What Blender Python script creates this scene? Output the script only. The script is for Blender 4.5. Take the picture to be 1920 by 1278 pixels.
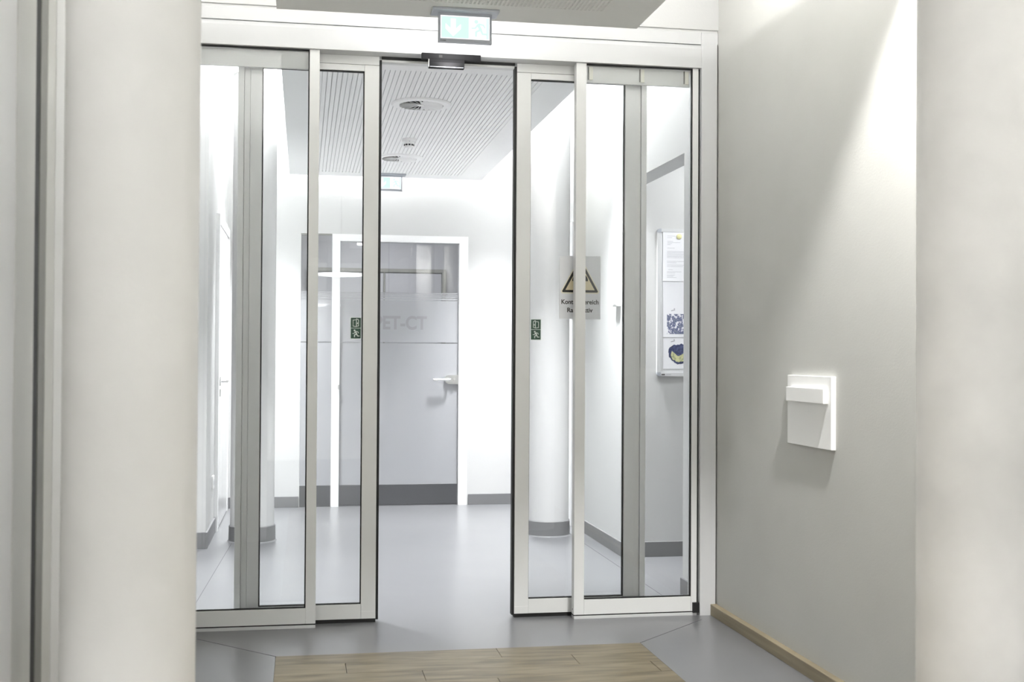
import bpy, bmesh, math, random
from mathutils import Vector, Matrix

random.seed(7)
for o in list(bpy.data.objects):
    bpy.data.objects.remove(o, do_unlink=True)
scene = bpy.context.scene
COL = scene.collection
PI = math.pi

# ------------------------------------------------------------------ camera
YAW, PITCH, ROLL = math.radians(10.0), math.radians(0.70), math.radians(0.336)
fw = Vector((math.sin(YAW) * math.cos(PITCH), math.cos(YAW) * math.cos(PITCH), math.sin(PITCH)))
r0 = Vector((math.cos(YAW), -math.sin(YAW), 0))
u0 = r0.cross(fw)
rt = r0 * math.cos(ROLL) + u0 * math.sin(ROLL)
up = u0 * math.cos(ROLL) - r0 * math.sin(ROLL)
cam_data = bpy.data.cameras.new('camera')
cam = bpy.data.objects.new('camera', cam_data)
COL.objects.link(cam)
m = Matrix((rt, up, -fw)).transposed().to_4x4()
m.translation = Vector((0, 0, 1.2))
cam.matrix_world = m
cam_data.sensor_fit = 'HORIZONTAL'
cam_data.sensor_width = 36.0
cam_data.lens = 2217.0 / 1920.0 * 36.0
cam_data.clip_start = 0.05
cam_data.dof.use_dof = True
cam_data.dof.focus_distance = 6.2
cam_data.dof.aperture_fstop = 4.5
scene.camera = cam

# ------------------------------------------------------------------ world, exposure, large lights
world = bpy.data.worlds.new('world')
scene.world = world
world.use_nodes = True
world.node_tree.nodes['Background'].inputs['Color'].default_value = (0.9, 0.95, 1.0, 1)
world.node_tree.nodes['Background'].inputs['Strength'].default_value = 0.02
vs = scene.view_settings
vs.view_transform = 'Standard'
vs.look = 'None'
vs.gamma = 1.0
vs.use_curve_mapping = False
vs.exposure = 0.13


def area(name, loc, sx, sy, power, direction, color=(1, 1, 1)):
    d = bpy.data.lights.new(name, 'AREA')
    d.shape = 'RECTANGLE'
    d.size, d.size_y = sx, sy
    d.energy = power
    d.color = color
    o = bpy.data.objects.new(name, d)
    COL.objects.link(o)
    o.location = loc
    o.rotation_euler = Vector(direction).to_track_quat('-Z', 'Y').to_euler()
    return o


COOL = (0.97, 0.985, 1.0)
WARM = (1.0, 0.99, 0.97)
# cove light tubes lying on top of the floating ceiling panels
area('cove_light_corridor_right', (1.22, 7.40, 2.655), 3.3, 0.06, 80, (0.35, 0, 1), COOL)
area('cove_light_corridor_left', (0.04, 7.40, 2.655), 3.3, 0.06, 80, (-0.35, 0, 1), COOL)
area('cove_light_corridor_back', (0.63, 9.08, 2.655), 0.06, 1.2, 24, (0, 0.35, 1), COOL)
area('cove_light_hall_right', (1.22, 3.00, 2.655), 3.4, 0.06, 50, (0.35, 0, 1), WARM)
area('cove_light_hall_left', (0.04, 3.00, 2.655), 3.4, 0.06, 50, (-0.35, 0, 1), WARM)
area('cove_light_hall_front', (0.63, 4.66, 2.655), 0.06, 1.2, 8, (0, 0.35, 1), WARM)
area('niche_fill_light', (2.55, 6.15, 2.60), 0.5, 0.3, 15, (0, 0.15, -1), COOL)  # added fill, no lamp known here; brightens the notice board wall
area('lobby_fill_light', (0.7, 10.6, 2.58), 1.0, 0.4, 28, (0, 0, -1), COOL)  # added unseen fill that lifts the room and film behind the end door


# ------------------------------------------------------------------ materials
MATS = {}


def nm(name):
    mt = bpy.data.materials.new(name)
    mt.use_nodes = True
    MATS[name] = mt
    nt = mt.node_tree
    return mt, nt, nt.nodes['Principled BSDF']


def paint(name, col, rough=0.5, metal=0.0, bump=0.0, bscale=120.0, var=0.0, vscale=3.0, spec=0.5, coat=0.0, stretch=(1, 1, 1)):
    mt, nt, b = nm(name)
    b.inputs['Roughness'].default_value = rough
    b.inputs['Metallic'].default_value = metal
    b.inputs['Specular IOR Level'].default_value = spec
    b.inputs['Coat Weight'].default_value = coat
    b.inputs['Coat Roughness'].default_value = 0.05
    tc = nt.nodes.new('ShaderNodeTexCoord')
    mp = nt.nodes.new('ShaderNodeMapping')
    mp.inputs['Scale'].default_value = stretch
    nt.links.new(tc.outputs['Object'], mp.inputs['Vector'])
    nz = nt.nodes.new('ShaderNodeTexNoise')
    nz.inputs['Scale'].default_value = vscale
    nz.inputs['Detail'].default_value = 4
    nt.links.new(mp.outputs['Vector'], nz.inputs['Vector'])
    rp = nt.nodes.new('ShaderNodeValToRGB')
    rp.color_ramp.elements[0].position = 0.3
    rp.color_ramp.elements[1].position = 0.7
    rp.color_ramp.elements[0].color = [c * (1 - var) for c in col] + [1]
    rp.color_ramp.elements[1].color = [min(1, c * (1 + var * 0.5)) for c in col] + [1]
    nt.links.new(nz.outputs['Fac'], rp.inputs['Fac'])
    nt.links.new(rp.outputs['Color'], b.inputs['Base Color'])
    if bump > 0:
        n2 = nt.nodes.new('ShaderNodeTexNoise')
        n2.inputs['Scale'].default_value = bscale
        nt.links.new(mp.outputs['Vector'], n2.inputs['Vector'])
        bp = nt.nodes.new('ShaderNodeBump')
        bp.inputs['Strength'].default_value = bump
        bp.inputs['Distance'].default_value = 0.002
        nt.links.new(n2.outputs['Fac'], bp.inputs['Height'])
        nt.links.new(bp.outputs['Normal'], b.inputs['Normal'])
    return mt


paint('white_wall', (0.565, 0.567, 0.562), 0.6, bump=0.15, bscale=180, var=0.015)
paint('grey_wall', (0.52, 0.52, 0.495), 0.55, bump=0.2, bscale=160, var=0.03)
paint('hall_wall', (0.84, 0.84, 0.82), 0.6, bump=0.15, bscale=160, var=0.02)
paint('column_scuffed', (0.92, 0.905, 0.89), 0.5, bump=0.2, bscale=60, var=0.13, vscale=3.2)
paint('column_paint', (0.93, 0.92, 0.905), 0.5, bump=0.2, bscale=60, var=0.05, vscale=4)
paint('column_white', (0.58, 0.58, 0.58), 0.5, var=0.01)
paint('ceiling_paint', (0.82, 0.82, 0.81), 0.7, var=0.01)
paint('panel_grey', (0.82, 0.82, 0.79), 0.7, var=0.02)
paint('slat_white', (0.96, 0.96, 0.955), 0.6, var=0.01)
paint('groove_dark', (0.72, 0.72, 0.72), 0.8)
paint('hole_dark', (0.02, 0.02, 0.02), 0.9)
paint('aluminium_white', (0.76, 0.765, 0.755), 0.42, var=0.015, vscale=2, bump=0.05, bscale=400)
paint('header_white', (0.61, 0.615, 0.62), 0.45, var=0.01)
paint('rear_profile', (0.90, 0.905, 0.90), 0.45, var=0.01)
paint('frame_white', (0.90, 0.90, 0.90), 0.4, var=0.01)
paint('door_white', (0.80, 0.80, 0.80), 0.18, var=0.01)
paint('door_grey', (0.68, 0.68, 0.65), 0.4, var=0.02)
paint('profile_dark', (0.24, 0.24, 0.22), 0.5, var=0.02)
paint('rubber_black', (0.008, 0.008, 0.008), 0.6)
paint('plastic_black', (0.010, 0.010, 0.011), 0.75, spec=0.15)
paint('plastic_white', (0.88, 0.88, 0.87), 0.4)
paint('clip_beige', (0.86, 0.85, 0.77), 0.5)
paint('chrome', (0.75, 0.75, 0.74), 0.22, metal=1.0)
paint('steel', (0.62, 0.62, 0.61), 0.3, metal=1.0, var=0.05, vscale=20)
paint('sign_grey', (0.42, 0.44, 0.48), 0.4, metal=0.3)
paint('skirting_grey', (0.17, 0.17, 0.175), 0.45, var=0.03)
paint('wood_skirting', (0.24, 0.20, 0.13), 0.5, var=0.25, vscale=9, stretch=(1, 0.2, 6))
paint('seam_grey', (0.09, 0.09, 0.095), 0.5)
paint('sign_silver', (0.80, 0.81, 0.84), 0.35, var=0.01)
paint('sign_cream', (0.78, 0.69, 0.48), 0.4)
paint('sign_pale', (0.83, 0.80, 0.68), 0.4)
paint('ink_black', (0.02, 0.018, 0.015), 0.5)
paint('ink_grey', (0.42, 0.42, 0.45), 0.6)
paint('letter_grey', (0.25, 0.25, 0.26), 0.6)
paint('sticker_green', (0.012, 0.055, 0.03), 0.35)
paint('sticker_white', (0.72, 0.78, 0.74), 0.4)
paint('paper', (0.83, 0.83, 0.86), 0.7)
paint('board_white', (0.78, 0.79, 0.80), 0.3)
paint('magnet_yellow', (0.80, 0.77, 0.42), 0.4)
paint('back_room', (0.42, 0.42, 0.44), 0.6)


def floor_mat():
    mt, nt, b = nm('vinyl_floor')
    tc = nt.nodes.new('ShaderNodeTexCoord')
    nz = nt.nodes.new('ShaderNodeTexNoise')
    nz.inputs['Scale'].default_value = 2.5
    nz.inputs['Detail'].default_value = 3
    nt.links.new(tc.outputs['Object'], nz.inputs['Vector'])
    rp = nt.nodes.new('ShaderNodeValToRGB')
    rp.color_ramp.elements[0].position = 0.35
    rp.color_ramp.elements[1].position = 0.65
    rp.color_ramp.elements[0].color = (0.138, 0.140, 0.146, 1)
    rp.color_ramp.elements[1].color = (0.150, 0.152, 0.158, 1)
    nt.links.new(nz.outputs['Fac'], rp.inputs['Fac'])
    nt.links.new(rp.outputs['Color'], b.inputs['Base Color'])
    b.inputs['Roughness'].default_value = 0.29
    b.inputs['IOR'].default_value = 1.66


floor_mat()


def wood_mat():
    mt, nt, b = nm('wood_plank')
    tc = nt.nodes.new('ShaderNodeTexCoord')
    oi = nt.nodes.new('ShaderNodeObjectInfo')
    add = nt.nodes.new('ShaderNodeVectorMath')
    add.operation = 'ADD'
    mul = nt.nodes.new('ShaderNodeVectorMath')
    mul.operation = 'SCALE'
    mul.inputs['Scale'].default_value = 37.0
    cmb = nt.nodes.new('ShaderNodeCombineXYZ')
    nt.links.new(oi.outputs['Random'], cmb.inputs['X'])
    nt.links.new(oi.outputs['Random'], cmb.inputs['Y'])
    nt.links.new(cmb.outputs['Vector'], mul.inputs[0])
    nt.links.new(tc.outputs['Object'], add.inputs[0])
    nt.links.new(mul.outputs['Vector'], add.inputs[1])
    mp = nt.nodes.new('ShaderNodeMapping')
    mp.inputs['Scale'].default_value = (1.6, 11, 1)
    nt.links.new(add.outputs['Vector'], mp.inputs['Vector'])
    nz = nt.nodes.new('ShaderNodeTexNoise')
    nz.inputs['Scale'].default_value = 2.0
    nz.inputs['Detail'].default_value = 8
    nz.inputs['Distortion'].default_value = 0.6
    nt.links.new(mp.outputs['Vector'], nz.inputs['Vector'])
    rp = nt.nodes.new('ShaderNodeValToRGB')
    rp.color_ramp.elements[0].position = 0.36
    rp.color_ramp.elements[1].position = 0.66
    rp.color_ramp.elements[0].color = (0.092, 0.073, 0.042, 1)
    rp.color_ramp.elements[1].color = (0.205, 0.170, 0.108, 1)
    nt.links.new(nz.outputs['Fac'], rp.inputs['Fac'])
    nt.links.new(rp.outputs['Color'], b.inputs['Base Color'])
    b.inputs['Roughness'].default_value = 0.42
    bp = nt.nodes.new('ShaderNodeBump')
    bp.inputs['Strength'].default_value = 0.1
    bp.inputs['Distance'].default_value = 0.001
    nt.links.new(nz.outputs['Fac'], bp.inputs['Height'])
    nt.links.new(bp.outputs['Normal'], b.inputs['Normal'])


wood_mat()


def glass_mat(name, tint, boost=1.0):
    mt = bpy.data.materials.new(name)
    mt.use_nodes = True
    MATS[name] = mt
    nt = mt.node_tree
    nt.nodes.clear()
    out = nt.nodes.new('ShaderNodeOutputMaterial')
    mix = nt.nodes.new('ShaderNodeMixShader')
    tr = nt.nodes.new('ShaderNodeBsdfTransparent')
    tr.inputs['Color'].default_value = tint
    gl = nt.nodes.new('ShaderNodeBsdfGlossy')
    gl.inputs['Roughness'].default_value = 0.0
    fr = nt.nodes.new('ShaderNodeFresnel')
    fr.inputs['IOR'].default_value = 1.45
    ml = nt.nodes.new('ShaderNodeMath')
    ml.operation = 'MULTIPLY'
    ml.inputs[1].default_value = boost
    nt.links.new(fr.outputs['Fac'], ml.inputs[0])
    nt.links.new(ml.outputs['Value'], mix.inputs['Fac'])
    nt.links.new(tr.outputs['BSDF'], mix.inputs[1])
    nt.links.new(gl.outputs['BSDF'], mix.inputs[2])
    nt.links.new(mix.outputs['Shader'], out.inputs['Surface'])


glass_mat('clear_glass', (0.985, 0.99, 0.99, 1))
glass_mat('door_glass', (0.95, 0.955, 0.96, 1), 1.3)


def film_mat():
    mt, nt, b = nm('frosted_film')
    b.inputs['Base Color'].default_value = (0.37, 0.375, 0.39, 1)
    b.inputs['Roughness'].default_value = 0.75
    b.inputs['Specular IOR Level'].default_value = 0.0
    b.inputs['Coat Weight'].default_value = 1.0
    b.inputs['Coat Roughness'].default_value = 0.02
    tp = nt.nodes.new('ShaderNodeBsdfTransparent')
    mx = nt.nodes.new('ShaderNodeMixShader')
    mx.inputs['Fac'].default_value = 0.08
    nt.links.new(b.outputs['BSDF'], mx.inputs[1])
    nt.links.new(tp.outputs['BSDF'], mx.inputs[2])
    nt.links.new(mx.outputs['Shader'], nt.nodes['Material Output'].inputs['Surface'])


film_mat()


def emit(name, col, s):
    mt, nt, b = nm(name)
    b.inputs['Base Color'].default_value = (0.02, 0.02, 0.02, 1)
    b.inputs['Emission Color'].default_value = (*col, 1)
    b.inputs['Emission Strength'].default_value = s
    b.inputs['Roughness'].default_value = 0.4


emit('sign_lit_white', (1.0, 1.0, 1.0), 1.1)
emit('sign_lit_green', (0.66, 0.90, 0.83), 1.0)
emit('sign_lit_pale', (0.74, 0.93, 0.88), 1.0)
emit('pendant_lit', (1.0, 1.0, 1.0), 17.0)
emit('lamp_lit', (1.0, 0.98, 0.94), 14.0)


def print_mat(name, dark, mid, light, scale, thr):
    """flat printed picture on paper: dark blotches with a light ground"""
    mt, nt, b = nm(name)
    tc = nt.nodes.new('ShaderNodeTexCoord')
    nz = nt.nodes.new('ShaderNodeTexNoise')
    nz.inputs['Scale'].default_value = scale
    nz.inputs['Detail'].default_value = 5
    nz.inputs['Roughness'].default_value = 0.7
    nt.links.new(tc.outputs['Object'], nz.inputs['Vector'])
    rp = nt.nodes.new('ShaderNodeValToRGB')
    rp.color_ramp.interpolation = 'LINEAR'
    e = rp.color_ramp.elements
    e[0].position = thr
    e[0].color = (*dark, 1)
    e[1].position = thr + 0.05
    e[1].color = (*light, 1)
    x = e.new(thr - 0.12)
    x.color = (*mid, 1)
    nt.links.new(nz.outputs['Fac'], rp.inputs['Fac'])
    nt.links.new(rp.outputs['Color'], b.inputs['Base Color'])
    b.inputs['Roughness'].default_value = 0.7


print_mat('print_mosaic', (0.05, 0.06, 0.18), (0.25, 0.28, 0.32), (0.8, 0.8, 0.84), 32, 0.50)
print_mat('print_map', (0.42, 0.43, 0.22), (0.20, 0.24, 0.20), (0.60, 0.60, 0.33), 45, 0.47)
print_mat('print_navy', (0.03, 0.04, 0.12), (0.02, 0.03, 0.08), (0.07, 0.09, 0.2), 60, 0.5)


# ------------------------------------------------------------------ helpers
def wloc(o):
    v = Vector((0, 0, 0))
    while o is not None:
        v += o.location
        o = o.parent
    return v


def link(name, mesh, mat, parent, world_loc):
    o = bpy.data.objects.new(name, mesh)
    COL.objects.link(o)
    if mat is not None:
        mesh.materials.clear()
        mesh.materials.append(MATS[mat] if isinstance(mat, str) else mat)
    if parent is not None:
        o.parent = parent
        o.location = Vector(world_loc) - wloc(parent)
    else:
        o.location = world_loc
    return o


def tag(o, label, cat, group=None, kind=None):
    o['label'] = label
    o['category'] = cat
    if group:
        o['group'] = group
    if kind:
        o['kind'] = kind
    return o


def empty(name, loc, label, cat, group=None, kind=None):
    o = bpy.data.objects.new(name, None)
    COL.objects.link(o)
    o.location = loc
    o.empty_display_size = 0.05
    return tag(o, label, cat, group, kind)


def bm_box(bm, x0, x1, y0, y1, z0, z1):
    vs_ = [bm.verts.new(p) for p in ((x0, y0, z0), (x1, y0, z0), (x1, y1, z0), (x0, y1, z0),
                                      (x0, y0, z1), (x1, y0, z1), (x1, y1, z1), (x0, y1, z1))]
    for f in ((3, 2, 1, 0), (4, 5, 6, 7), (0, 1, 5, 4), (1, 2, 6, 5), (2, 3, 7, 6), (3, 0, 4, 7)):
        bm.faces.new([vs_[i] for i in f])


def finish(name, bm, smooth=False):
    bmesh.ops.recalc_face_normals(bm, faces=bm.faces)
    me = bpy.data.meshes.new(name)
    bm.to_mesh(me)
    bm.free()
    if smooth:
        for p in me.polygons:
            p.use_smooth = True
    return me


def boxes(name, lst, mat, parent=None, bevel=0.0):
    """several boxes (world coordinates) joined into one mesh object"""
    mn = [min(b[i] for b in lst) for i in (0, 2, 4)]
    mx = [max(b[i] for b in lst) for i in (1, 3, 5)]
    c = Vector(((mn[0] + mx[0]) / 2, (mn[1] + mx[1]) / 2, mn[2]))
    bm = bmesh.new()
    for b in lst:
        bm_box(bm, b[0] - c.x, b[1] - c.x, b[2] - c.y, b[3] - c.y, b[4] - c.z, b[5] - c.z)
    if bevel > 0:
        bmesh.ops.bevel(bm, geom=list(bm.edges), offset=bevel, segments=2, affect='EDGES', profile=0.6)
    return link(name, finish(name, bm), mat, parent, c)


def box(name, x0, x1, y0, y1, z0, z1, mat, parent=None, bevel=0.0):
    return boxes(name, [(x0, x1, y0, y1, z0, z1)], mat, parent, bevel)


def lathe(name, prof, loc, mat, parent=None, seg=48, smooth=True, angle=None):
    """prof: list of (radius, z) about the z axis at loc"""
    bm = bmesh.new()
    rings = []
    for r, z in prof:
        if r <= 1e-6:
            rings.append([bm.verts.new((0, 0, z))])
        else:
            rings.append([bm.verts.new((r * math.cos(2 * PI * k / seg), r * math.sin(2 * PI * k / seg), z)) for k in range(seg)])
    for a, b in zip(rings[:-1], rings[1:]):
        for k in range(seg):
            k2 = (k + 1) % seg
            if len(a) == 1 and len(b) == 1:
                continue
            if len(a) == 1:
                bm.faces.new((a[0], b[k], b[k2]))
            elif len(b) == 1:
                bm.faces.new((a[k], a[k2], b[0]))
            else:
                bm.faces.new((a[k], a[k2], b[k2], b[k]))
    me = finish(name, bm, smooth)
    if smooth:
        try:
            me.set_sharp_from_angle(angle=math.radians(35))
        except Exception:
            pass
    return link(name, me, mat, parent, loc)


def prism(name, polys, axis, a0, a1, loc, mat, parent=None):
    """polygons (u,v) in the plane facing the viewer, extruded along axis.
    axis 'y': (u,v)->(x,z); axis 'x': (u,v)->(y,z)"""
    bm = bmesh.new()
    for poly in polys:
        lo, hi = [], []
        for u, v in poly:
            if axis == 'y':
                lo.append(bm.verts.new((u, a0, v)))
                hi.append(bm.verts.new((u, a1, v)))
            elif axis == 'x':
                lo.append(bm.verts.new((a0, u, v)))
                hi.append(bm.verts.new((a1, u, v)))
            else:
                lo.append(bm.verts.new((u, v, a0)))
                hi.append(bm.verts.new((u, v, a1)))
        n = len(poly)
        bm.faces.new(lo)
        bm.faces.new(list(reversed(hi)))
        for k in range(n):
            k2 = (k + 1) % n
            bm.faces.new((lo[k], hi[k], hi[k2], lo[k2]))
    bmesh.ops.triangulate(bm, faces=[f for f in bm.faces if len(f.verts) > 4])
    return link(name, finish(name, bm), mat, parent, loc)


def rod(name, p0, p1, r, mat, parent=None, seg=16):
    p0, p1 = Vector(p0), Vector(p1)
    d = (p1 - p0).normalized()
    a = d.orthogonal().normalized()
    b = d.cross(a)
    bm = bmesh.new()
    ra = [bm.verts.new(a * r * math.cos(2 * PI * k / seg) + b * r * math.sin(2 * PI * k / seg)) for k in range(seg)]
    rb = [bm.verts.new(v.co + (p1 - p0)) for v in ra]
    for k in range(seg):
        bm.faces.new((ra[k], ra[(k + 1) % seg], rb[(k + 1) % seg], rb[k]))
    bm.faces.new(ra)
    bm.faces.new(rb)
    return link(name, finish(name, bm, False), mat, parent, p0)


def text(name, s, cx_, y, z0, height, width, mat, parent, mirror=False, offset=0.0, depth=0.0006):
    """flat lettering in the x-z plane facing -y (height of capitals, total width)"""
    cu = bpy.data.curves.new(name, 'FONT')
    cu.body = s
    cu.align_x = 'CENTER'
    cu.offset = offset
    cu.extrude = 0.001
    tmp = bpy.data.objects.new(name, cu)
    COL.objects.link(tmp)
    dg = bpy.context.evaluated_depsgraph_get()
    me = bpy.data.meshes.new_from_object(tmp.evaluated_get(dg))
    bpy.data.objects.remove(tmp, do_unlink=True)
    xs = [v.co.x for v in me.vertices]
    ys = [v.co.y for v in me.vertices]
    zs = [v.co.z for v in me.vertices]
    wx = max(xs) - min(xs)
    mid = (max(xs) + min(xs)) / 2
    capy = 0.70
    sx = width / wx * (-1 if mirror else 1)
    sy = height / capy
    dz = max(max(zs) - min(zs), 1e-6)
    for v in me.vertices:
        x, yy, zz = v.co
        v.co = ((x - mid) * sx, -(zz - min(zs)) / dz * depth, yy * sy)
    if mirror:
        me.flip_normals()
    return link(name, me, mat, parent, (cx_, y, z0))


def blob(cx_, cz_, r, n=14):
    return [(cx_ + r * math.cos(2 * PI * k / n), cz_ + r * math.sin(2 * PI * k / n)) for k in range(n)]


def bar(x0, z0, x1, z1, w0, w1=None):
    w1 = w0 if w1 is None else w1
    d = Vector((x1 - x0, z1 - z0))
    n = Vector((-d.y, d.x)).normalized()
    return [(x0 + n.x * w0 / 2, z0 + n.y * w0 / 2), (x0 - n.x * w0 / 2, z0 - n.y * w0 / 2),
            (x1 - n.x * w1 / 2, z1 - n.y * w1 / 2), (x1 + n.x * w1 / 2, z1 + n.y * w1 / 2)]


def runner(s, flip=1):
    """running-figure pictogram in a square of side s centred on 0,0 (runs to the left; flip=-1 to the right)"""
    P = [blob(-0.12, 0.30, 0.095),
         bar(-0.06, 0.20, 0.10, -0.08, 0.15, 0.13),
         bar(-0.02, 0.20, 0.20, 0.16, 0.09, 0.08), bar(0.19, 0.18, 0.29, 0.02, 0.08, 0.06),
         bar(-0.06, 0.16, -0.16, 0.00, 0.09, 0.07), bar(-0.14, 0.01, -0.34, -0.01, 0.075, 0.06),
         bar(0.08, -0.06, -0.12, -0.16, 0.11, 0.09), bar(-0.12, -0.13, -0.13, -0.38, 0.10, 0.10),
         bar(0.09, -0.06, 0.17, -0.25, 0.11, 0.09), bar(0.14, -0.25, 0.38, -0.26, 0.09, 0.09)]
    out = []
    for p in P:
        q = [(x * s * flip, z * s) for x, z in p]
        out.append(q if flip > 0 else list(reversed(q)))
    return out


# ================================================================== SETTING
WX = 1.90          # right wall face (hall and corridor)
YF, YB = 5.275, 9.44
HALL_LEFT = -0.62

# ---- floor with wooden inlay
W0, W1, WY0, WY1 = -0.10, 1.40, 1.27, 4.80
floor = boxes('floor', [(-1.6, 3.6, -3.2, WY0, -0.12, 0), (-1.6, W0, WY0, WY1, -0.12, 0), (W1, 3.6, WY0, WY1, -0.12, 0),
                        (-1.6, 3.6, WY1, 12.2, -0.12, 0), (W0, W1, WY0, WY1, -0.12, -0.012)], 'vinyl_floor')
tag(floor, 'light grey vinyl floor with a wooden plank field before the doors', 'floor', kind='structure')
ROW = 0.147
gap = 0.0012
joints = {0: [0.787], 1: [0.170, 1.070], 2: [0.455, 1.355], 3: [0.722], 4: [0.20, 1.10], 5: [0.55]}
row = 0
y1 = WY1
while y1 - ROW > WY0 - 0.01:
    js = joints.get(row, [(0.31 * row) % 0.9 + 0.1, (0.31 * row) % 0.9 + 1.0])
    xs = [W0] + [j for j in js if W0 + 0.03 < j < W1 - 0.03] + [W1]
    for a, b in zip(xs[:-1], xs[1:]):
        box('plank', a + gap, b - gap, y1 - ROW + gap * 0.4, y1 - gap * 0.4, -0.0115, 0.0002, 'wood_plank', floor)
    y1 -= ROW
    row += 1


def seam(x0, y0, x1, y1_):
    d = Vector((x1 - x0, y1_ - y0))
    n = Vector((-d.y, d.x)).normalized() * 0.0016
    return prism('weld_seam', [[(n.x, n.y), (d.x + n.x, d.y + n.y), (d.x - n.x, d.y - n.y), (-n.x, -n.y)]], 'z', -0.002, 0.0006,
                 (x0, y0, 0), 'seam_grey', floor)


seam(W0, WY1, -0.43, 5.14)
seam(W1, WY1, 1.80, 5.18)
seam(1.785, 5.45, 1.775, 9.2)
seam(-0.515, 5.45, -0.425, 8.1)

# ---- upper ceiling over everything
tag(box('ceiling', -1.6, 3.6, -3.2, 12.2, 3.0, 3.1, 'ceiling_paint'), 'white upper ceiling above the floating panels', 'ceiling', kind='structure')

# ---- hall walls
tag(box('wall_right', WX, WX + 0.12, -3.0, 5.40, 0, 3.0, 'grey_wall'), 'plain warm grey wall running up to the glass doors', 'wall', kind='structure')
tag(box('wall_hall_left', HALL_LEFT - 0.12, HALL_LEFT, -3.0, 5.25, 0, 3.0, 'hall_wall'), 'pale wall strip beside the thick round column', 'wall', kind='structure')
tag(box('wall_front', HALL_LEFT - 0.12, WX + 0.12, -3.12, -3.0, 0, 3.0, 'hall_wall'), 'hall wall opposite the glass doors', 'wall', kind='structure')
b_ = box('baseboard_right', WX - 0.03, WX, 0.0, 5.262, 0, 0.052, 'wood_skirting', bevel=0.003)
tag(b_, 'brown wooden skirting board along the warm grey wall', 'skirting', kind='structure')

# ---- facade wall: above header and beside it on the left
tag(box('wall_above_doors', HALL_LEFT - 0.12, WX, 5.262, 5.40, 2.724, 3.0, 'white_wall'), 'white wall strip above the door header', 'wall', kind='structure')
tag(box('wall_door_left', -1.1, -0.62, 5.275, 5.40, 0, 3.0, 'white_wall'), 'white wall beside the left glass panel', 'wall', kind='structure')

# ---- corridor walls
tag(boxes('wall_right_corridor', [(WX - 0.005, 2.02, 6.85, 9.44, 0, 3.0), (WX - 0.005, 2.02, 5.745, 6.85, 2.232, 3.0),
                                  (WX - 0.005, 2.02, 5.40, 5.745, 0, 3.0)], 'white_wall'),
    'white corridor wall with an open niche behind the right glass panel', 'wall', kind='structure')
tag(boxes('wall_niche', [(2.02, 3.3, 6.85, 6.97, 0, 3.0), (3.2, 3.3, 5.40, 6.85, 0, 3.0), (2.02, 3.2, 5.40, 5.5, 0, 3.0), (2.02, 3.2, 5.5, 6.85, 2.62, 2.72)], 'white_wall'),
    'white niche wall carrying the notice board', 'wall', kind='structure')
tag(boxes('wall_left_corridor', [(-1.1, -0.98, 5.40, 7.52, 0, 3.0), (-1.1, -0.586, 7.52, 9.44, 0, 3.0)], 'white_wall'),
    'white corridor wall with a projecting corner and white door', 'wall', kind='structure')
tag(boxes('wall_back', [(-1.1, -0.026, 9.44, 9.58, 0, 3.0), (1.301, 2.02, 9.44, 9.58, 0, 3.0), (-0.026, 1.301, 9.44, 9.58, 2.153, 3.0)], 'white_wall'),
    'white end wall of the corridor around the frosted door', 'wall', kind='structure')
# imaging lobby behind the frosted door
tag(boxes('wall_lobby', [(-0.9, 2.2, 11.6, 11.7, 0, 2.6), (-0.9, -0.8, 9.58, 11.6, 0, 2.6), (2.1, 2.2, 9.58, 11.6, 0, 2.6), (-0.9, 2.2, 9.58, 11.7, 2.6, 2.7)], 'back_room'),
    'dim grey lobby walls behind the frosted glass door', 'wall', kind='structure')
lb = empty('door_6', (0.7, 11.6, 0), 'dark framed double door behind the frosted glass', 'door', kind='structure')
boxes('frame', [(0.04, 0.08, 11.56, 11.598, 0, 2.04), (1.335, 1.375, 11.56, 11.598, 0, 2.04), (0.08, 1.335, 11.56, 11.598, 2.005, 2.04), (0.765, 0.778, 11.56, 11.598, 0, 2.005)], 'profile_dark', lb)
for xa, xb in ((0.083, 0.762), (0.781, 1.332)):
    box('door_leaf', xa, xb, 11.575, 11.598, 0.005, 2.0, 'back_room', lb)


def skirt(name, x0, x1, y0, y1_, label, h=0.085):
    return tag(box(name, x0, x1, y0, y1_, 0, h, 'skirting_grey', bevel=0.002), label, 'skirting', kind='structure')


skirt('baseboard_right_corridor', 1.882, 1.895, 6.85, 8.16, 'dark grey skirting under the light switch wall')
skirt('baseboard_right_return', 1.882, 1.895, 5.41, 5.745, 'short dark grey skirting beside the niche opening')
skirt('baseboard_niche', 1.90, 3.19, 6.835, 6.849, 'dark grey skirting under the notice board', 0.09)
skirt('baseboard_back_right', 1.312, 1.895, 9.426, 9.44, 'grey skirting on the end wall beside the frosted door')
skirt('baseboard_back_left', -0.57, -0.03, 9.426, 9.44, 'grey skirting on the end wall between white door and dark sidelight')
skirt('baseboard_left_corner', -0.97, -0.586, 7.506, 7.519, 'grey skirting on the projecting corner of the left corridor wall', 0.10)
skirt('baseboard_left', -0.586, -0.573, 7.506, 8.20, 'grey skirting running up to the white corridor door', 0.10)

# ================================================================== DOOR FACADE
hdr = empty('trim_1', (0.64, 5.33, 2.545), 'white metal header beam over the sliding glass doors', 'header', kind='structure')
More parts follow.
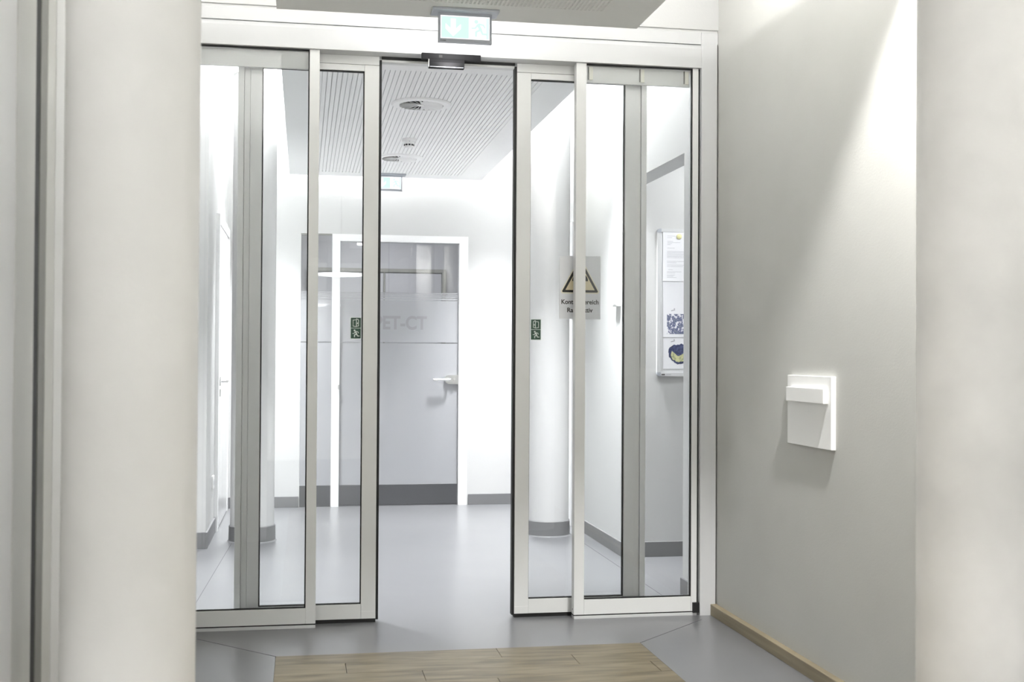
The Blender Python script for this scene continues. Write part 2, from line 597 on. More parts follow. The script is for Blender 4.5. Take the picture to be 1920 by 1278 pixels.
# fascia with a slightly sloping top bevel, a groove and an upper strip
prism('fascia', [[(0, 0), (0.14, 0), (0.14, 0.109), (0.012, 0.109), (0.004, 0.100), (0, 0.088)]], 'x', -0.615, 1.818, (0, 5.262, 2.545), 'header_white', hdr)
box('upper_strip', -0.615, 1.818, 5.270, 5.40, 2.657, 2.712, 'header_white', hdr)
box('cap_strip', -0.615, 1.90, 5.278, 5.40, 2.712, 2.724, 'aluminium_white', hdr)
box('opening_seal', 0.338, 0.949, 5.343, 5.352, 2.533, 2.545, 'rubber_black', hdr)
box('track_strip', 0.338, 0.949, 5.354, 5.398, 2.523, 2.545, 'aluminium_white', hdr)
jr = empty('trim_2', (1.857, 5.33, 0), 'white metal door jamb against the warm grey wall', 'door jamb', kind='structure')
box('post', 1.8185, 1.8935, 5.258, 5.40, 0.0, 2.658, 'header_white', jr, 0.0015)
box('post_head', 1.8185, 1.8985, 5.266, 5.40, 2.6595, 2.712, 'header_white', jr)
jl = empty('trim_3', (-0.577, 5.33, 0), 'white metal door jamb behind the thick round column', 'door jamb', kind='structure')
box('post', -0.6185, -0.5385, 5.258, 5.40, 0.0, 2.545, 'header_white', jl, 0.0015)


def side_panel(name, x0, x1, st_in, st_out, inner_right, label, clips):
    """fixed glass side panel; inner_right: the stile facing the passage is on the right"""
    root = empty(name, ((x0 + x1) / 2, 5.30, 0), label, 'glass panel', kind='structure')
    ya, yb = 5.275, 5.322
    sl = st_out if inner_right else st_in
    sr = st_in if inner_right else st_out
    g0, g1 = x0 + sl, x1 - sr
    box('stile', x0, g0, ya, yb, 0.0185, 2.544, 'aluminium_white', root, 0.0012)
    box('stile', g1, x1, ya, yb, 0.0185, 2.544, 'aluminium_white', root, 0.0012)
    box('bottom_rail', g0 + .0005, g1 - .0005, ya + 0.001, yb, 0.0185, 0.0865, 'aluminium_white', root, 0.0012)
    box('bottom_seal', x0, x1, ya + 0.004, yb - 0.004, 0.013, 0.0183, 'rubber_black', root)
    box('threshold_strip', x0, x1, ya - 0.004, yb, 0.0, 0.0128, 'header_white', root, 0.001)
    gk = 0.0055
    gl_ = gk if inner_right else 0.0006
    boxes('gasket', [(g0, g0 + gl_, ya + 0.006, ya + 0.02, 0.0865, 2.5405), (g1 - gk, g1, ya + 0.006, ya + 0.02, 0.0865, 2.5405),
                     (g0, g1, ya + 0.006, ya + 0.02, 0.0865, 0.0915), (g0, g1, ya + 0.006, ya + 0.02, 2.5385, 2.544)], 'rubber_black', root)
    box('glass_pane', g0 + 0.002, g1 - 0.002, ya + 0.010, ya + 0.018, 0.089, 2.54, 'clear_glass', root)
    box('top_cover', g0 + gk, g1 - gk, 5.306, 5.322, 2.463, 2.5385, 'aluminium_white', root)
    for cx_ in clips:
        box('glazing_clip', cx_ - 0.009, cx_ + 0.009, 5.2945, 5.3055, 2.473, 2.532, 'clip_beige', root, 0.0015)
        box('clip_shade_strip', cx_ - 0.0125, cx_ - 0.0095, 5.2955, 5.3055, 2.475, 2.534, 'profile_dark', root)  # dark strip drawn as the shaded left side of the clip
    return root


p1 = side_panel('window_1', -0.530, 0.061, 0.0435, 0.027, True, 'fixed glass side panel beside the thick round column', [])
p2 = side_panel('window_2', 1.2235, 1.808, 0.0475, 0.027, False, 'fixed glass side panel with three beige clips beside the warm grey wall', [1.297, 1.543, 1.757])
box('gap_seal', 1.8085, 1.818, 5.29, 5.318, 0.012, 2.544, 'rubber_black', p2)
box('corner_block', 1.787, 1.8165, 5.262, 5.2748, 0.013, 0.060, 'rubber_black', p2, 0.001)
rod('screw_hole', (1.2226, 5.30, 0.040), (1.2234, 5.30, 0.040), 0.004, 'rubber_black', p2)


def leaf(name, lead_x, sgn, label):
    """sliding leaf; lead_x: leading edge (seal) x; sgn=+1 body extends to +x from the lead"""
    ya, yb = 5.345, 5.390
    X = lambda d: lead_x + sgn * d
    xr = lambda a, b: (min(X(a), X(b)), max(X(a), X(b)))
    root = empty(name, (X(0.31), 5.367, 0), label, 'sliding door', kind='structure')
    W = 0.640
    a, b = xr(0, 0.011)
    box('edge_seal', a, b, ya + 0.003, yb - 0.003, 0.012, 2.530, 'rubber_black', root)
    a, b = xr(0.0115, 0.077)
    st = box('lead_stile', a, b, ya, yb, 0.0175, 2.5035, 'aluminium_white', root, 0.0012)
    box('foot_joint', a, b, ya - 0.0004, ya + 0.001, 0.0500, 0.0512, 'rear_profile', st)
    a, b = xr(0.0775, 0.527)
    box('bottom_rail', a, b, ya + 0.0008, yb, 0.0175, 0.0825, 'aluminium_white', root, 0.0012)
    box('top_rail', a, b, ya + 0.0008, yb, 2.4755, 2.5035, 'aluminium_white', root, 0.0012)
    a, b = xr(0.0115, 0.63)
    box('hanger_cover', a, b, ya, yb, 2.505, 2.5445, 'aluminium_white', root, 0.0008)
    box('bottom_brush', a, b, ya + 0.006, yb - 0.006, 0.0, 0.0172, 'rubber_black', root)
    g0, g1 = xr(0.077, 0.527)
    k = 0.005
    kl = k if sgn < 0 else 0.0022
    boxes('gasket', [(g0, g0 + kl, ya + 0.008, ya + 0.024, 0.0825, 2.4755), (g1 - k, g1, ya + 0.008, ya + 0.024, 0.0825, 2.4755),
                     (g0, g1, ya + 0.008, ya + 0.024, 0.0825, 0.087), (g0, g1, ya + 0.008, ya + 0.024, 2.4705, 2.4755)], 'rubber_black', root)
    box('glass_pane', g0 + 0.002, g1 - 0.002, ya + 0.012, ya + 0.020, 0.085, 2.473, 'clear_glass', root)
    a, b = xr(0.5275, 0.578)
    box('rear_stile', a, b, ya, yb, 0.0175, 2.5035, 'rear_profile', root, 0.0012)
    a, b = xr(0.579, 0.605)
    box('interlock_profile', a, b, ya + 0.012, yb - 0.004, 0.0175, 2.5035, 'rear_profile', root, 0.002)
    a, b = xr(0.606, 0.632)
    box('interlock_profile', a, b, ya + 0.002, yb - 0.002, 0.0175, 2.5035, 'rear_profile', root, 0.0012)
    return root


leaf('door_1', 0.339, -1, 'half-open sliding glass door leaf toward the thick round column')
leaf('door_2', 0.948, +1, 'half-open sliding glass door leaf carrying the radiation warning sign')

# motion sensor under the header
ms = empty('motion_sensor', (0.64, 5.25, 2.48), 'black motion sensor hanging from the door header', 'sensor')
box('mounting_bar', 0.508, 0.774, 5.236, 5.2615, 2.518, 2.5455, 'plastic_black', ms, 0.002)
prism('sensor_head', [[(0.0, 0.0), (0.028, 0.0), (0.032, 0.036), (-0.004, 0.036), (-0.008, 0.022)]], 'x', 0.541, 0.699, (0, 5.236, 2.4815), 'plastic_black', ms)
box('silver_edge', 0.545, 0.695, 5.2335, 5.2365, 2.4835, 2.4855, 'sign_grey', ms)
box('end_cap', 0.5385, 0.5408, 5.232, 5.262, 2.483, 2.517, 'steel', ms)
box('sensor_eye', 0.585, 0.600, 5.2352, 5.2362, 2.527, 2.538, 'rubber_black', ms)

# ================================================================== CEILING PANELS
PZ = 2.58
# perforated hall panel
cp = empty('ceiling_panel', (0.63, 3.3, PZ), 'grey perforated floating ceiling panel carrying the nearer exit sign', 'ceiling panel')
bx0, bx1, by0, by1 = -0.116, 1.373, 0.9, 4.805
hx0, hx1, hy0, hy1 = 0.080, 1.172, 2.0, 4.592
boxes('border', [(bx0, hx0, by0, by1, PZ, PZ + 0.06), (hx1, bx1, by0, by1, PZ, PZ + 0.06),
                 (hx0, hx1, hy1, by1, PZ, PZ + 0.06), (hx0, hx1, by0, hy0, PZ, PZ + 0.06)], 'panel_grey', cp)
box('backing', hx0, hx1, hy0, hy1, PZ + 0.02, PZ + 0.06, 'hole_dark', cp)
nx, ny = 66, 156
px_, py_ = (hx1 - hx0) / nx, (hy1 - hy0) / ny
bm = bmesh.new()
hs = 0.0042
grid = {}


def gv(x, y, z):
    k = (round(x, 5), round(y, 5), round(z, 5))
    if k not in grid:
        grid[k] = bm.verts.new(k)
    return grid[k]


for j in range(ny):
    for i in range(nx):
        x, y = hx0 - 0.63 + i * px_, hy0 - 3.3 + j * py_
        X1, Y1 = x + px_, y + py_
        cx_, cy_ = x + px_ / 2, y + py_ / 2
        o4 = [(x, y), (X1, y), (X1, Y1), (x, Y1)]
        i4 = [(cx_ - hs, cy_ - hs), (cx_ + hs, cy_ - hs), (cx_ + hs, cy_ + hs), (cx_ - hs, cy_ + hs)]
        for k in range(4):
            k2 = (k + 1) % 4
            bm.faces.new((gv(*o4[k], 0), gv(*o4[k2], 0), gv(*i4[k2], 0), gv(*i4[k], 0)))
            bm.faces.new((gv(*i4[k], 0), gv(*i4[k2], 0), gv(*i4[k2], 0.019), gv(*i4[k], 0.019)))
me = bpy.data.meshes.new('perforated_sheet')
bm.to_mesh(me)
bm.free()
ps = link('perforated_sheet', me, 'panel_grey', cp, (0.63, 3.3, PZ))
ps['kind'] = 'stuff'

# slotted corridor panel: separate slats over a dark backing
cq = empty('ceiling_panel', (0.63, 7.4, PZ), 'white grooved floating ceiling panel with round air outlets', 'ceiling panel')
cy0, cy1 = 5.53, 9.215
sx0, sx1, sy0, sy1 = 0.080, 1.180, 5.735, 9.03
boxes('border', [(bx0, sx0, cy0, cy1, PZ, PZ + 0.06), (sx1, bx1, cy0, cy1, PZ, PZ + 0.06),
                 (sx0, sx1, sy1, cy1, PZ, PZ + 0.06), (sx0, sx1, cy0, sy0, PZ, PZ + 0.06)], 'slat_white', cq)
box('backing', sx0, sx1, sy0, sy1, PZ + 0.006, PZ + 0.06, 'groove_dark', cq)
NS = 44
sp = (sx1 - sx0) / NS
first = None
for k in range(NS):
    xc = sx0 + (k + 0.5) * sp
    if first is None:
        first = box('slat', xc - sp * 0.42, xc + sp * 0.42, sy0, sy1, PZ, PZ + 0.006, 'slat_white', cq)
    else:
        o = first.copy()
        COL.objects.link(o)
        o.location = first.location + Vector((k * sp, 0, 0))


def diffuser(x, y, label):
    root = empty('air_diffuser', (x, y, PZ - 0.012), label, 'air vent', 'round air outlets in the corridor ceiling')
    R, r = 0.165, 0.121
    lathe('rim', [(R, 0.012), (R, 0.008), (R - 0.006, 0.002), (r + 0.01, 0.0), (r, 0.001), (r, 0.0115)], (x, y, PZ - 0.012), 'slat_white', root, 64)
    lathe('backing_plate', [(0, 0.0112), (r, 0.0112), (r, 0.012), (0, 0.012)], (x, y, PZ - 0.012), 'hole_dark', root, 48, False)
    n = 22
    bmx = bmesh.new()
    a = math.radians(-40)
    w0, w1 = 0.012, 0.036
    th = 0.0007
    pts = []
    for rr, w in ((0.022, w0 * 0.5), (r - 0.003, w1)):
        for s in (-1, 1):
            for t in (-1, 1):
                pts.append((rr, s * w / 2 * math.cos(a), min(0.0105, 0.0055 + s * min(w / 2 * math.sin(a), 0.0048) + t * th)))
    V = [bmx.verts.new(p) for p in pts]
    for f in ((0, 1, 3, 2), (4, 5, 7, 6), (0, 1, 5, 4), (2, 3, 7, 6), (0, 2, 6, 4), (1, 3, 7, 5)):
        bmx.faces.new([V[i] for i in f])
    bme = finish('blade', bmx)
    for k in range(n):
        o = link('blade', bme, 'slat_white', root, (x, y, PZ - 0.012))
        o.rotation_euler.z = 2 * PI * k / n
    lathe('hub', [(0, 0.0), (0.022, 0.001), (0.024, 0.011), (0, 0.011)], (x, y, PZ - 0.012), 'slat_white', root, 24)
    return root


diffuser(0.628, 6.475, 'round white swirl air outlet nearer the sliding doors')
diffuser(0.650, 8.275, 'round white swirl air outlet nearer the corridor exit sign')
# smoke detector
sd = empty('smoke_detector', (0.655, 7.55, PZ - 0.055), 'white smoke detector between the two round air outlets', 'smoke detector')
lathe('base', [(0, 0.055), (0.045, 0.055), (0.045, 0.042), (0.041, 0.036), (0, 0.036)], (0.655, 7.55, PZ - 0.055), 'plastic_white', sd, 32)
lathe('sensor_chamber', [(0, 0.0), (0.022, 0.0), (0.030, 0.008), (0.032, 0.036), (0, 0.036)], (0.655, 7.55, PZ - 0.055), 'plastic_white', sd, 32)
for k in range(10):
    an = 2 * PI * (k + 0.5) / 10
    o = box('slot', -0.0015, 0.0015, -0.0068, 0.0068, 0, 0.010, 'rubber_black', sd)
    o.location = Vector((0.0310 * math.cos(an), 0.0310 * math.sin(an), 0.010))
    o.rotation_euler.z = an
lathe('status_lamp', [(0, 0), (0.004, 0.0), (0.004, 0.003), (0, 0.003)], (0.655, 7.51, PZ - 0.0190 - 0.0035), 'ink_grey', sd, 10)


def exit_sign(x0, x1, y, label):
    xm = (x0 + x1) / 2
    zb, zt = PZ - 0.129, PZ - 0.012
    root = empty('exit_sign', (xm, y, zb), label, 'exit sign')
    box('ceiling_plate', x0 - 0.026, x1 + 0.026, y - 0.048, y + 0.048, PZ - 0.012, PZ, 'sign_grey', root, 0.003)
    fr = 0.0085
    boxes('frame', [(x0, x0 + fr, y - 0.011, y + 0.011, zb, zt), (x1 - fr, x1, y - 0.011, y + 0.011, zb, zt),
                    (x0 + fr, x1 - fr, y - 0.011, y + 0.011, zb, zb + 0.014), (x0 + fr, x1 - fr, y - 0.011, y + 0.011, zt - 0.010, zt)], 'sign_grey', root)
    a0, a1, c0, c1 = x0 + fr, x1 - fr, zb + 0.014, zt - 0.010
    lp = box('light_panel', a0, a1, y - 0.008, y + 0.008, c0, c1, 'sign_lit_white', root)
    Wd, Hd = a1 - a0, c1 - c0
    yf = y - 0.0082
    g = 0.004
    xs_ = a0 + Wd * 0.575
    # green field with the arrow, white strip with the running figure, green strip
    box('green_field', a0 + g, xs_, yf - 0.0004, yf, c0 + g, c1 - g, 'sign_lit_green', lp)
    box('green_strip', a1 - 0.014, a1 - g * 0.6, yf - 0.0004, yf, c0 + g, c1 - g, 'sign_lit_pale', lp)
    ax = a0 + Wd * 0.26
    zc = (c0 + c1) / 2
    s = Hd
    prism('arrow', [[(-0.11 * s, 0.37 * s), (-0.11 * s, -0.15 * s), (0.11 * s, -0.15 * s), (0.11 * s, 0.37 * s)],
                    [(0, -0.39 * s), (0.33 * s, -0.07 * s), (0.33 * s, 0.15 * s), (0, -0.16 * s)],
                    [(0, -0.39 * s), (0, -0.16 * s), (-0.33 * s, 0.15 * s), (-0.33 * s, -0.07 * s)]],
          'y', -0.0004, 0, (ax, yf - 0.0005, zc), 'sign_lit_white', lp)
    prism('running_figure', runner(Hd * 0.95), 'y', -0.0004, 0, (a0 + Wd * 0.78, yf, zc), 'sign_lit_green', lp)
    boxes('maker_mark', [(x0 + 0.009, x0 + 0.013, y - 0.0114, y - 0.011, zb + 0.004, zb + 0.0075), (x0 + 0.0145, x0 + 0.031, y - 0.0114, y - 0.011, zb + 0.0045, zb + 0.007)], 'ink_black', root)
    return root


exit_sign(0.520, 0.736, 4.695, 'lit exit sign with arrow under the perforated panel before the door header')
exit_sign(0.520, 0.735, 9.05, 'lit exit sign at the far end of the grooved corridor ceiling')

# ================================================================== COLUMNS


def column(x, y, r, mat, label, group, skirting):
    root = empty('column', (x, y, 0), label, 'column', group)
    rs = r
    lathe('shaft', [(rs, 0.0 if not skirting else 0.0), (rs, 2.999)], (x, y, 0), mat, root, 96)
    if skirting:
        lathe('skirting', [(r + 0.018, 0.0), (r + 0.0095, 0.006), (r + 0.008, 0.098), (r + 0.003, 0.102), (r + 0.0005, 0.102)], (x, y, 0), 'skirting_grey', root, 96)
    return root


column(-0.372, 2.70, 0.142, 'column_paint', 'thick pale round column in the hall beside the left wall profiles', 'hall columns', False)
column(1.595, 2.60, 0.142, 'column_scuffed', 'pale scuffed round column in the hall before the warm grey wall', 'hall columns', False)
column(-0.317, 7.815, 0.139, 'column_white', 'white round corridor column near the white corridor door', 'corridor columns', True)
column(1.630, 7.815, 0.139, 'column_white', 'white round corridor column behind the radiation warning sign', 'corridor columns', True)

# ================================================================== HALL LEFT: tall profiles of a doorway in the left wall
pf = empty('door_7', (HALL_LEFT, 2.6, 0), 'tall pale doorway with grey metal profiles beside the thick column', 'door', kind='structure')
hl = HALL_LEFT
box('door_leaf', hl, hl + 0.004, 1.60, 2.700, 0.004, 2.75, 'frame_white', pf)
box('frame_profile', hl, hl + 0.006, 2.701, 2.880, 0.0, 2.78, 'door_grey', pf, 0.002)
box('gap_seal', hl, hl + 0.003, 2.881, 2.936, 0.0, 2.78, 'rubber_black', pf)
box('frame_profile', hl, hl + 0.005, 2.937, 3.006, 0.0, 2.78, 'profile_dark', pf, 0.002)
box('frame_profile', hl, hl + 0.006, 3.007, 3.098, 0.0, 2.78, 'door_grey', pf, 0.002)
box('cover_strip', hl, hl + 0.008, 3.099, 3.40, 0.0, 2.78, 'frame_white', pf, 0.002)

# ================================================================== HALL RIGHT WALL BOX
wb = empty('wall_box', (WX, 4.21, 0.863), 'flat white square box with a projecting bar on the warm grey wall', 'wall box')
box('back_plate', WX - 0.019, WX, 4.013, 4.405, 0.863, 1.130, 'plastic_white', wb, 0.002)
box('projecting_bar', WX - 0.0395, WX - 0.0192, 4.037, 4.372, 1.030, 1.085, 'plastic_white', wb, 0.002)

# ================================================================== BACK DOOR
tri = empty('door_3', (0.755, 9.45, 0), 'frosted grey glass door marked PET-CT in a white frame at the corridor end', 'door', kind='structure')
boxes('frame', [(0.2185, 0.2805, 9.425, 9.50, 0, 2.152), (1.229, 1.300, 9.425, 9.50, 0, 2.152), (0.2805, 1.229, 9.425, 9.50, 2.097, 2.152)], 'frame_white', tri, 0.0)
gp = box('glass_pane', 0.284, 1.2275, 9.452, 9.460, 0.012, 2.094, 'door_glass', tri)
fy0, fy1 = 9.4512, 9.4518
for z0, z1 in ((1.688, 1.696), (1.6745, 1.682), (1.6605, 1.6705), (1.6395, 1.6545)):
    box('frosted_stripe', 0.286, 1.2255, fy0, fy1, z0, z1, 'frosted_film', gp)
box('frosted_field', 0.286, 1.2255, fy0, fy1, 1.3005, 1.634, 'frosted_film', gp)
box('frosted_field', 0.286, 1.2255, fy0, fy1, 0.167, 1.292, 'frosted_film', gp)
text('door_lettering', 'PET-CT', 0.764, 9.4511, 1.406, 0.102, 0.418, 'letter_grey', gp, offset=0.03, depth=0.0004)
hd = empty('handle_tmp', (0, 0, 0), 'x', 'x')
bpy.data.objects.remove(hd, do_unlink=True)
# handle set
lk = prism('lock_plate', [[(1.228, 0.968), (1.228, 1.041), (1.155, 1.041)] +
                          [(1.155 - 0.0365 * math.sin(t), 1.0045 + 0.0365 * math.cos(t)) for t in [PI * k / 10 for k in range(1, 10)]] +
                          [(1.155, 0.968)]], 'y', -0.022, 0, (0, 9.4508, 0), 'steel', tri)
rod('spindle', (1.15, 9.4290, 1.004), (1.15, 9.395, 1.004), 0.009, 'chrome', lk)
rod('lever', (1.158, 9.392, 1.004), (1.022, 9.392, 1.004), 0.0095, 'chrome', lk)
rod('thumb_turn', (1.193, 9.4290, 1.004), (1.193, 9.414, 1.004), 0.010, 'chrome', lk)
box('hinge_pin', 0.268, 0.279, 9.413, 9.4245, 0.925, 0.960, 'steel', tri)
sl = empty('window_3', (0.10, 9.45, 0), 'narrow dark glass sidelight left of the frosted door', 'window', kind='structure')
gq = box('glass_pane', -0.024, 0.2175, 9.446, 9.454, 0.0, 2.140, 'door_glass', sl)
box('top_shade_strip', -0.0255, 0.2175, 9.441, 9.47, 2.1405, 2.1525, 'profile_dark', sl)  # dark strip painted in for the shadow line over the recessed glass
box('edge_strip', -0.0255, -0.0242, 9.4415, 9.47, 0.0, 2.140, 'frame_white', sl)
for z0, z1 in ((1.688, 1.696), (1.6745, 1.682), (1.6605, 1.6705), (1.6395, 1.6545)):
    box('frosted_stripe', -0.023, 0.2165, 9.4452, 9.4458, z0, z1, 'frosted_film', gq)
box('frosted_field', -0.023, 0.2165, 9.4452, 9.4458, 1.3005, 1.634, 'frosted_film', gq)
box('frosted_field', -0.023, 0.2165, 9.4452, 9.4458, 0.167, 1.292, 'frosted_film', gq)


# ================================================================== CORRIDOR SIDE DOORS
def lever(root, x, y, z, sx, sy):
    """lever set on a wall door: sx = direction out of the wall (+-1 in x), lever runs sy in y"""
    rp_ = box('rose', min(x, x + sx * 0.008), max(x, x + sx * 0.008), y - 0.012, y + 0.012, z - 0.03, z + 0.03, 'steel', root, 0.002)
    rod('spindle', (x + sx * 0.008, y, z), (x + sx * 0.048, y, z), 0.008, 'steel', rp_)
    rod('lever_handle', (x + sx * 0.048, y - sy * 0.008, z), (x + sx * 0.048, y + sy * 0.115, z), 0.009, 'steel', rp_)
    box('key_plate', min(x, x + sx * 0.008), max(x, x + sx * 0.008), y - 0.012, y + 0.012, z - 0.105, z - 0.055, 'steel', root, 0.002)


d4 = empty('door_4', (-0.575, 8.78, 0), 'glossy white door in the left corridor wall beyond the round column', 'door', kind='structure')
boxes('frame', [(-0.586, -0.562, 8.205, 8.27, 0, 2.15), (-0.586, -0.562, 9.27, 9.335, 0, 2.15), (-0.586, -0.562, 8.27, 9.27, 2.085, 2.15)], 'frame_white', d4)
box('door_leaf', -0.586, -0.567, 8.274, 9.266, 0.008, 2.081, 'door_white', d4)
lever(d4, -0.567, 8.40, 1.010, 1, 1)
d5 = empty('door_5', (1.89, 8.66, 0), 'white door in the right corridor wall half hidden by the round column', 'door', kind='structure')
boxes('frame', [(1.868, 1.895, 8.165, 8.235, 0, 2.15), (1.868, 1.895, 9.18, 9.25, 0, 2.15), (1.868, 1.895, 8.235, 9.18, 2.085, 2.15)], 'frame_white', d5)
box('door_leaf', 1.875, 1.895, 8.239, 9.176, 0.008, 2.081, 'door_white', d5)
lever(d5, 1.875, 8.32, 1.010, -1, 1)

# wall switch and socket
sw = empty('light_switch', (1.895, 6.995, 1.50), 'small white switch box on the corridor wall near the niche', 'switch')
box('housing', 1.868, 1.895, 6.945, 7.045, 1.502, 1.600, 'plastic_white', sw, 0.004)
prism('rocker', [[(6.952, 1.512), (7.038, 1.512), (7.038, 1.590), (6.952, 1.590)]], 'x', 1.862, 1.8678, (0, 0, 0), 'plastic_white', sw)
box('indicator_slot', 1.8612, 1.8619, 6.97, 7.00, 1.512, 1.517, 'ink_grey', sw)
so = empty('wall_socket', (-0.586, 8.05, 0.31), 'small white wall socket just above the skirting beside the white corridor door', 'socket')
box('cover_plate', -0.586, -0.576, 8.00, 8.085, 0.31, 0.395, 'plastic_white', so, 0.002)
lathe('outlet', [(0.0, 0.0), (0.022, 0.0), (0.022, 0.002), (0, 0.002)], (-0.575, 8.0425, 0.3525), 'ink_grey', so, 20).rotation_euler.y = -PI / 2

# ================================================================== SIGNS ON THE LEAVES
# radiation warning sign on the right leaf
sgx0, sgx1, sgz0, sgz1 = 1.1655, 1.3615, 1.3705, 1.6635
ys = 5.3570
ws = empty('warning_sign', ((sgx0 + sgx1) / 2, ys, sgz0), 'grey radiation warning sign with yellow triangle stuck on the glass door', 'warning sign')
box('sign_plate', sgx0, sgx1, ys - 0.0022, ys - 0.0002, sgz0, sgz1, 'sign_silver', ws)
xm = (sgx0 + sgx1) / 2 + 0.0005


def tri_poly(w, hgt, cut):
    """triangle with slightly cut corners, base centred on u=0, base at v=0"""
    P = [(-w / 2, 0), (w / 2, 0), (0, hgt)]
    out = []
    for i in range(3):
        a = Vector(P[i - 1])
        b = Vector(P[i])
        c = Vector(P[(i + 1) % 3])
        out.append(tuple(b + (a - b).normalized() * cut))
        out.append(tuple(b + (c - b).normalized() * cut))
    return out


yl = ys - 0.0022
tb = sgz0 + 0.124
prism('triangle_border', [tri_poly(0.196, 0.177, 0.012)], 'y', -0.0002, 0, (xm, yl, tb - 0.006), 'sign_pale', ws)
prism('triangle_black', [tri_poly(0.177, 0.160, 0.006)], 'y', -0.0004, 0, (xm, yl, tb), 'ink_black', ws)
prism('triangle_yellow', [tri_poly(0.140, 0.126, 0.001)], 'y', -0.0006, 0, (xm, yl, tb + 0.0108), 'sign_cream', ws)
tz = tb + 0.0525
P3 = [blob(0, 0, 0.007)]
for a0 in (90 + 60, 210 + 60, 330 + 60):
    poly = []
    for k in range(7):
        t = math.radians(a0 - 30 + 10 * k)
        poly.append((0.038 * math.cos(t), 0.038 * math.sin(t)))
    for k in range(6, -1, -1):
        t = math.radians(a0 - 30 + 10 * k)
        poly.append((0.011 * math.cos(t), 0.011 * math.sin(t)))
    P3.append(poly)
prism('trefoil', P3, 'y', -0.0008, 0, (xm, yl, tz), 'ink_black', ws)
text('lettering', 'Kontrollbereich', xm, yl, sgz0 + 0.070, 0.0205, 0.177, 'ink_black', ws, offset=0.024, depth=0.0004)
text('lettering', 'Radioaktiv', xm, yl, sgz0 + 0.032, 0.0205, 0.121, 'ink_black', ws, offset=0.024, depth=0.0004)


def sticker(x0, x1, z0, z1, flip, label):
    y = 5.3570
    root = empty('escape_sticker', ((x0 + x1) / 2, y, z0), label, 'sticker', 'green stickers on the sliding door leaves')
    box('white_backing', x0, x1, y - 0.0012, y - 0.0002, z0, z1, 'sticker_white', root)
    mrg = 0.0022
    zm = (z0 + z1) / 2
    y2 = y - 0.0012
    up_ = box('upper_square', x0 + mrg, x1 - mrg, y2 - 0.0003, y2, zm + mrg * 0.5, z1 - mrg, 'sticker_green', root)
    lo_ = box('lower_square', x0 + mrg, x1 - mrg, y2 - 0.0003, y2, z0 + mrg, zm - mrg * 0.5, 'sticker_green', root)
    s = (zm - z0) - 1.5 * mrg
    xc = (x0 + x1) / 2
    zc = (z0 + zm) / 2 + mrg * 0.25
    prism('running_figure', runner(s * 0.98), 'y', -0.0003, 0, (xc, y2 - 0.0003, zc), 'sticker_white', lo_)
    zc = (z1 + zm) / 2 - mrg * 0.25
    w = 0.05 * s
    f = flip

    def q(*p):
        return [(u * s * f, v * s) for u, v in p] if f > 0 else list(reversed([(u * s * f, v * s) for u, v in p]))
    door = [q((-0.30, -0.36), (-0.24, -0.36), (-0.24, 0.30), (-0.30, 0.30)),
            q((-0.24, 0.23), (0.02, 0.27), (0.02, 0.33), (-0.24, 0.29)),
            q((-0.24, -0.36), (0.02, -0.40), (0.02, -0.34), (-0.24, -0.30)),
            q((0.02, -0.40), (0.09, -0.40), (0.09, 0.33), (0.02, 0.33)),
            q((0.09, -0.37), (0.30, -0.33), (0.30, -0.27), (0.09, -0.31)),
            q((0.24, -0.30), (0.30, -0.30), (0.30, 0.28), (0.24, 0.28)),
            q((0.03, 0.36), (0.27, 0.26), (0.29, 0.32), (0.05, 0.43)),
            q((0.13, -0.13), (0.21, -0.13), (0.21, 0.0), (0.17, 0.06), (0.13, 0.0))]
    prism('door_symbol', door, 'y', -0.0003, 0, (xc, y2 - 0.0003, zc), 'sticker_white', up_)
    return root


sticker(0.2065, 0.2555, 1.2700, 1.3675, 1, 'green emergency exit sticker on the door leaf without a warning sign')
sticker(1.0315, 1.0805, 1.2720, 1.3685, -1, 'green emergency exit sticker on the door leaf beside the warning sign')

# ================================================================== NOTICE BOARD
nx0, nx1, nz0, nz1, nyf = 2.088, 2.69, 1.081, 1.967, 6.85
nb = empty('notice_board', ((nx0 + nx1) / 2, nyf, nz0), 'framed white notice board in the niche behind the right glass panel', 'notice board')
box('board', nx0 + 0.006, nx1 - 0.006, nyf - 0.012, nyf - 0.0005, nz0 + 0.006, nz1 - 0.006, 'board_white', nb)
boxes('frame', [(nx0, nx0 + 0.02, nyf - 0.019, nyf - 0.0005, nz0 + 0.022, nz1 - 0.022), (nx1 - 0.02, nx1, nyf - 0.019, nyf - 0.0005, nz0 + 0.022, nz1 - 0.022),
                (nx0 + 0.022, nx1 - 0.022, nyf - 0.019, nyf - 0.0005, nz0, nz0 + 0.02), (nx0 + 0.022, nx1 - 0.022, nyf - 0.019, nyf - 0.0005, nz1 - 0.02, nz1)], 'header_white', nb)
for sx_, cx_ in ((1, nx0), (-1, nx1)):
    for sz_, cz_ in ((1, nz0), (-1, nz1)):
        pl = [(0.024 * sx_, 0), (0.024 * sx_, 0.021 * sz_), (0.021 * sx_, 0.024 * sz_), (0, 0.024 * sz_)]
        for k in range(1, 6):
            t = PI / 2 * k / 6
            pl.append(((0.016 - 0.016 * math.cos(t)) * sx_, (0.016 - 0.016 * math.sin(t)) * sz_))
        prism('corner_cap', [pl], 'y', -0.021, -0.0005, (cx_, nyf, cz_), 'sign_grey', nb)
box('maker_mark', nx0 + 0.028, nx0 + 0.050, nyf - 0.0194, nyf - 0.019, nz0 + 0.006, nz0 + 0.013, 'ink_black', nb)
box('maker_mark', nx0 + 0.054, nx0 + 0.088, nyf - 0.0194, nyf - 0.019, nz0 + 0.007, nz0 + 0.012, 'ink_grey', nb)

yb_ = nyf - 0.0125


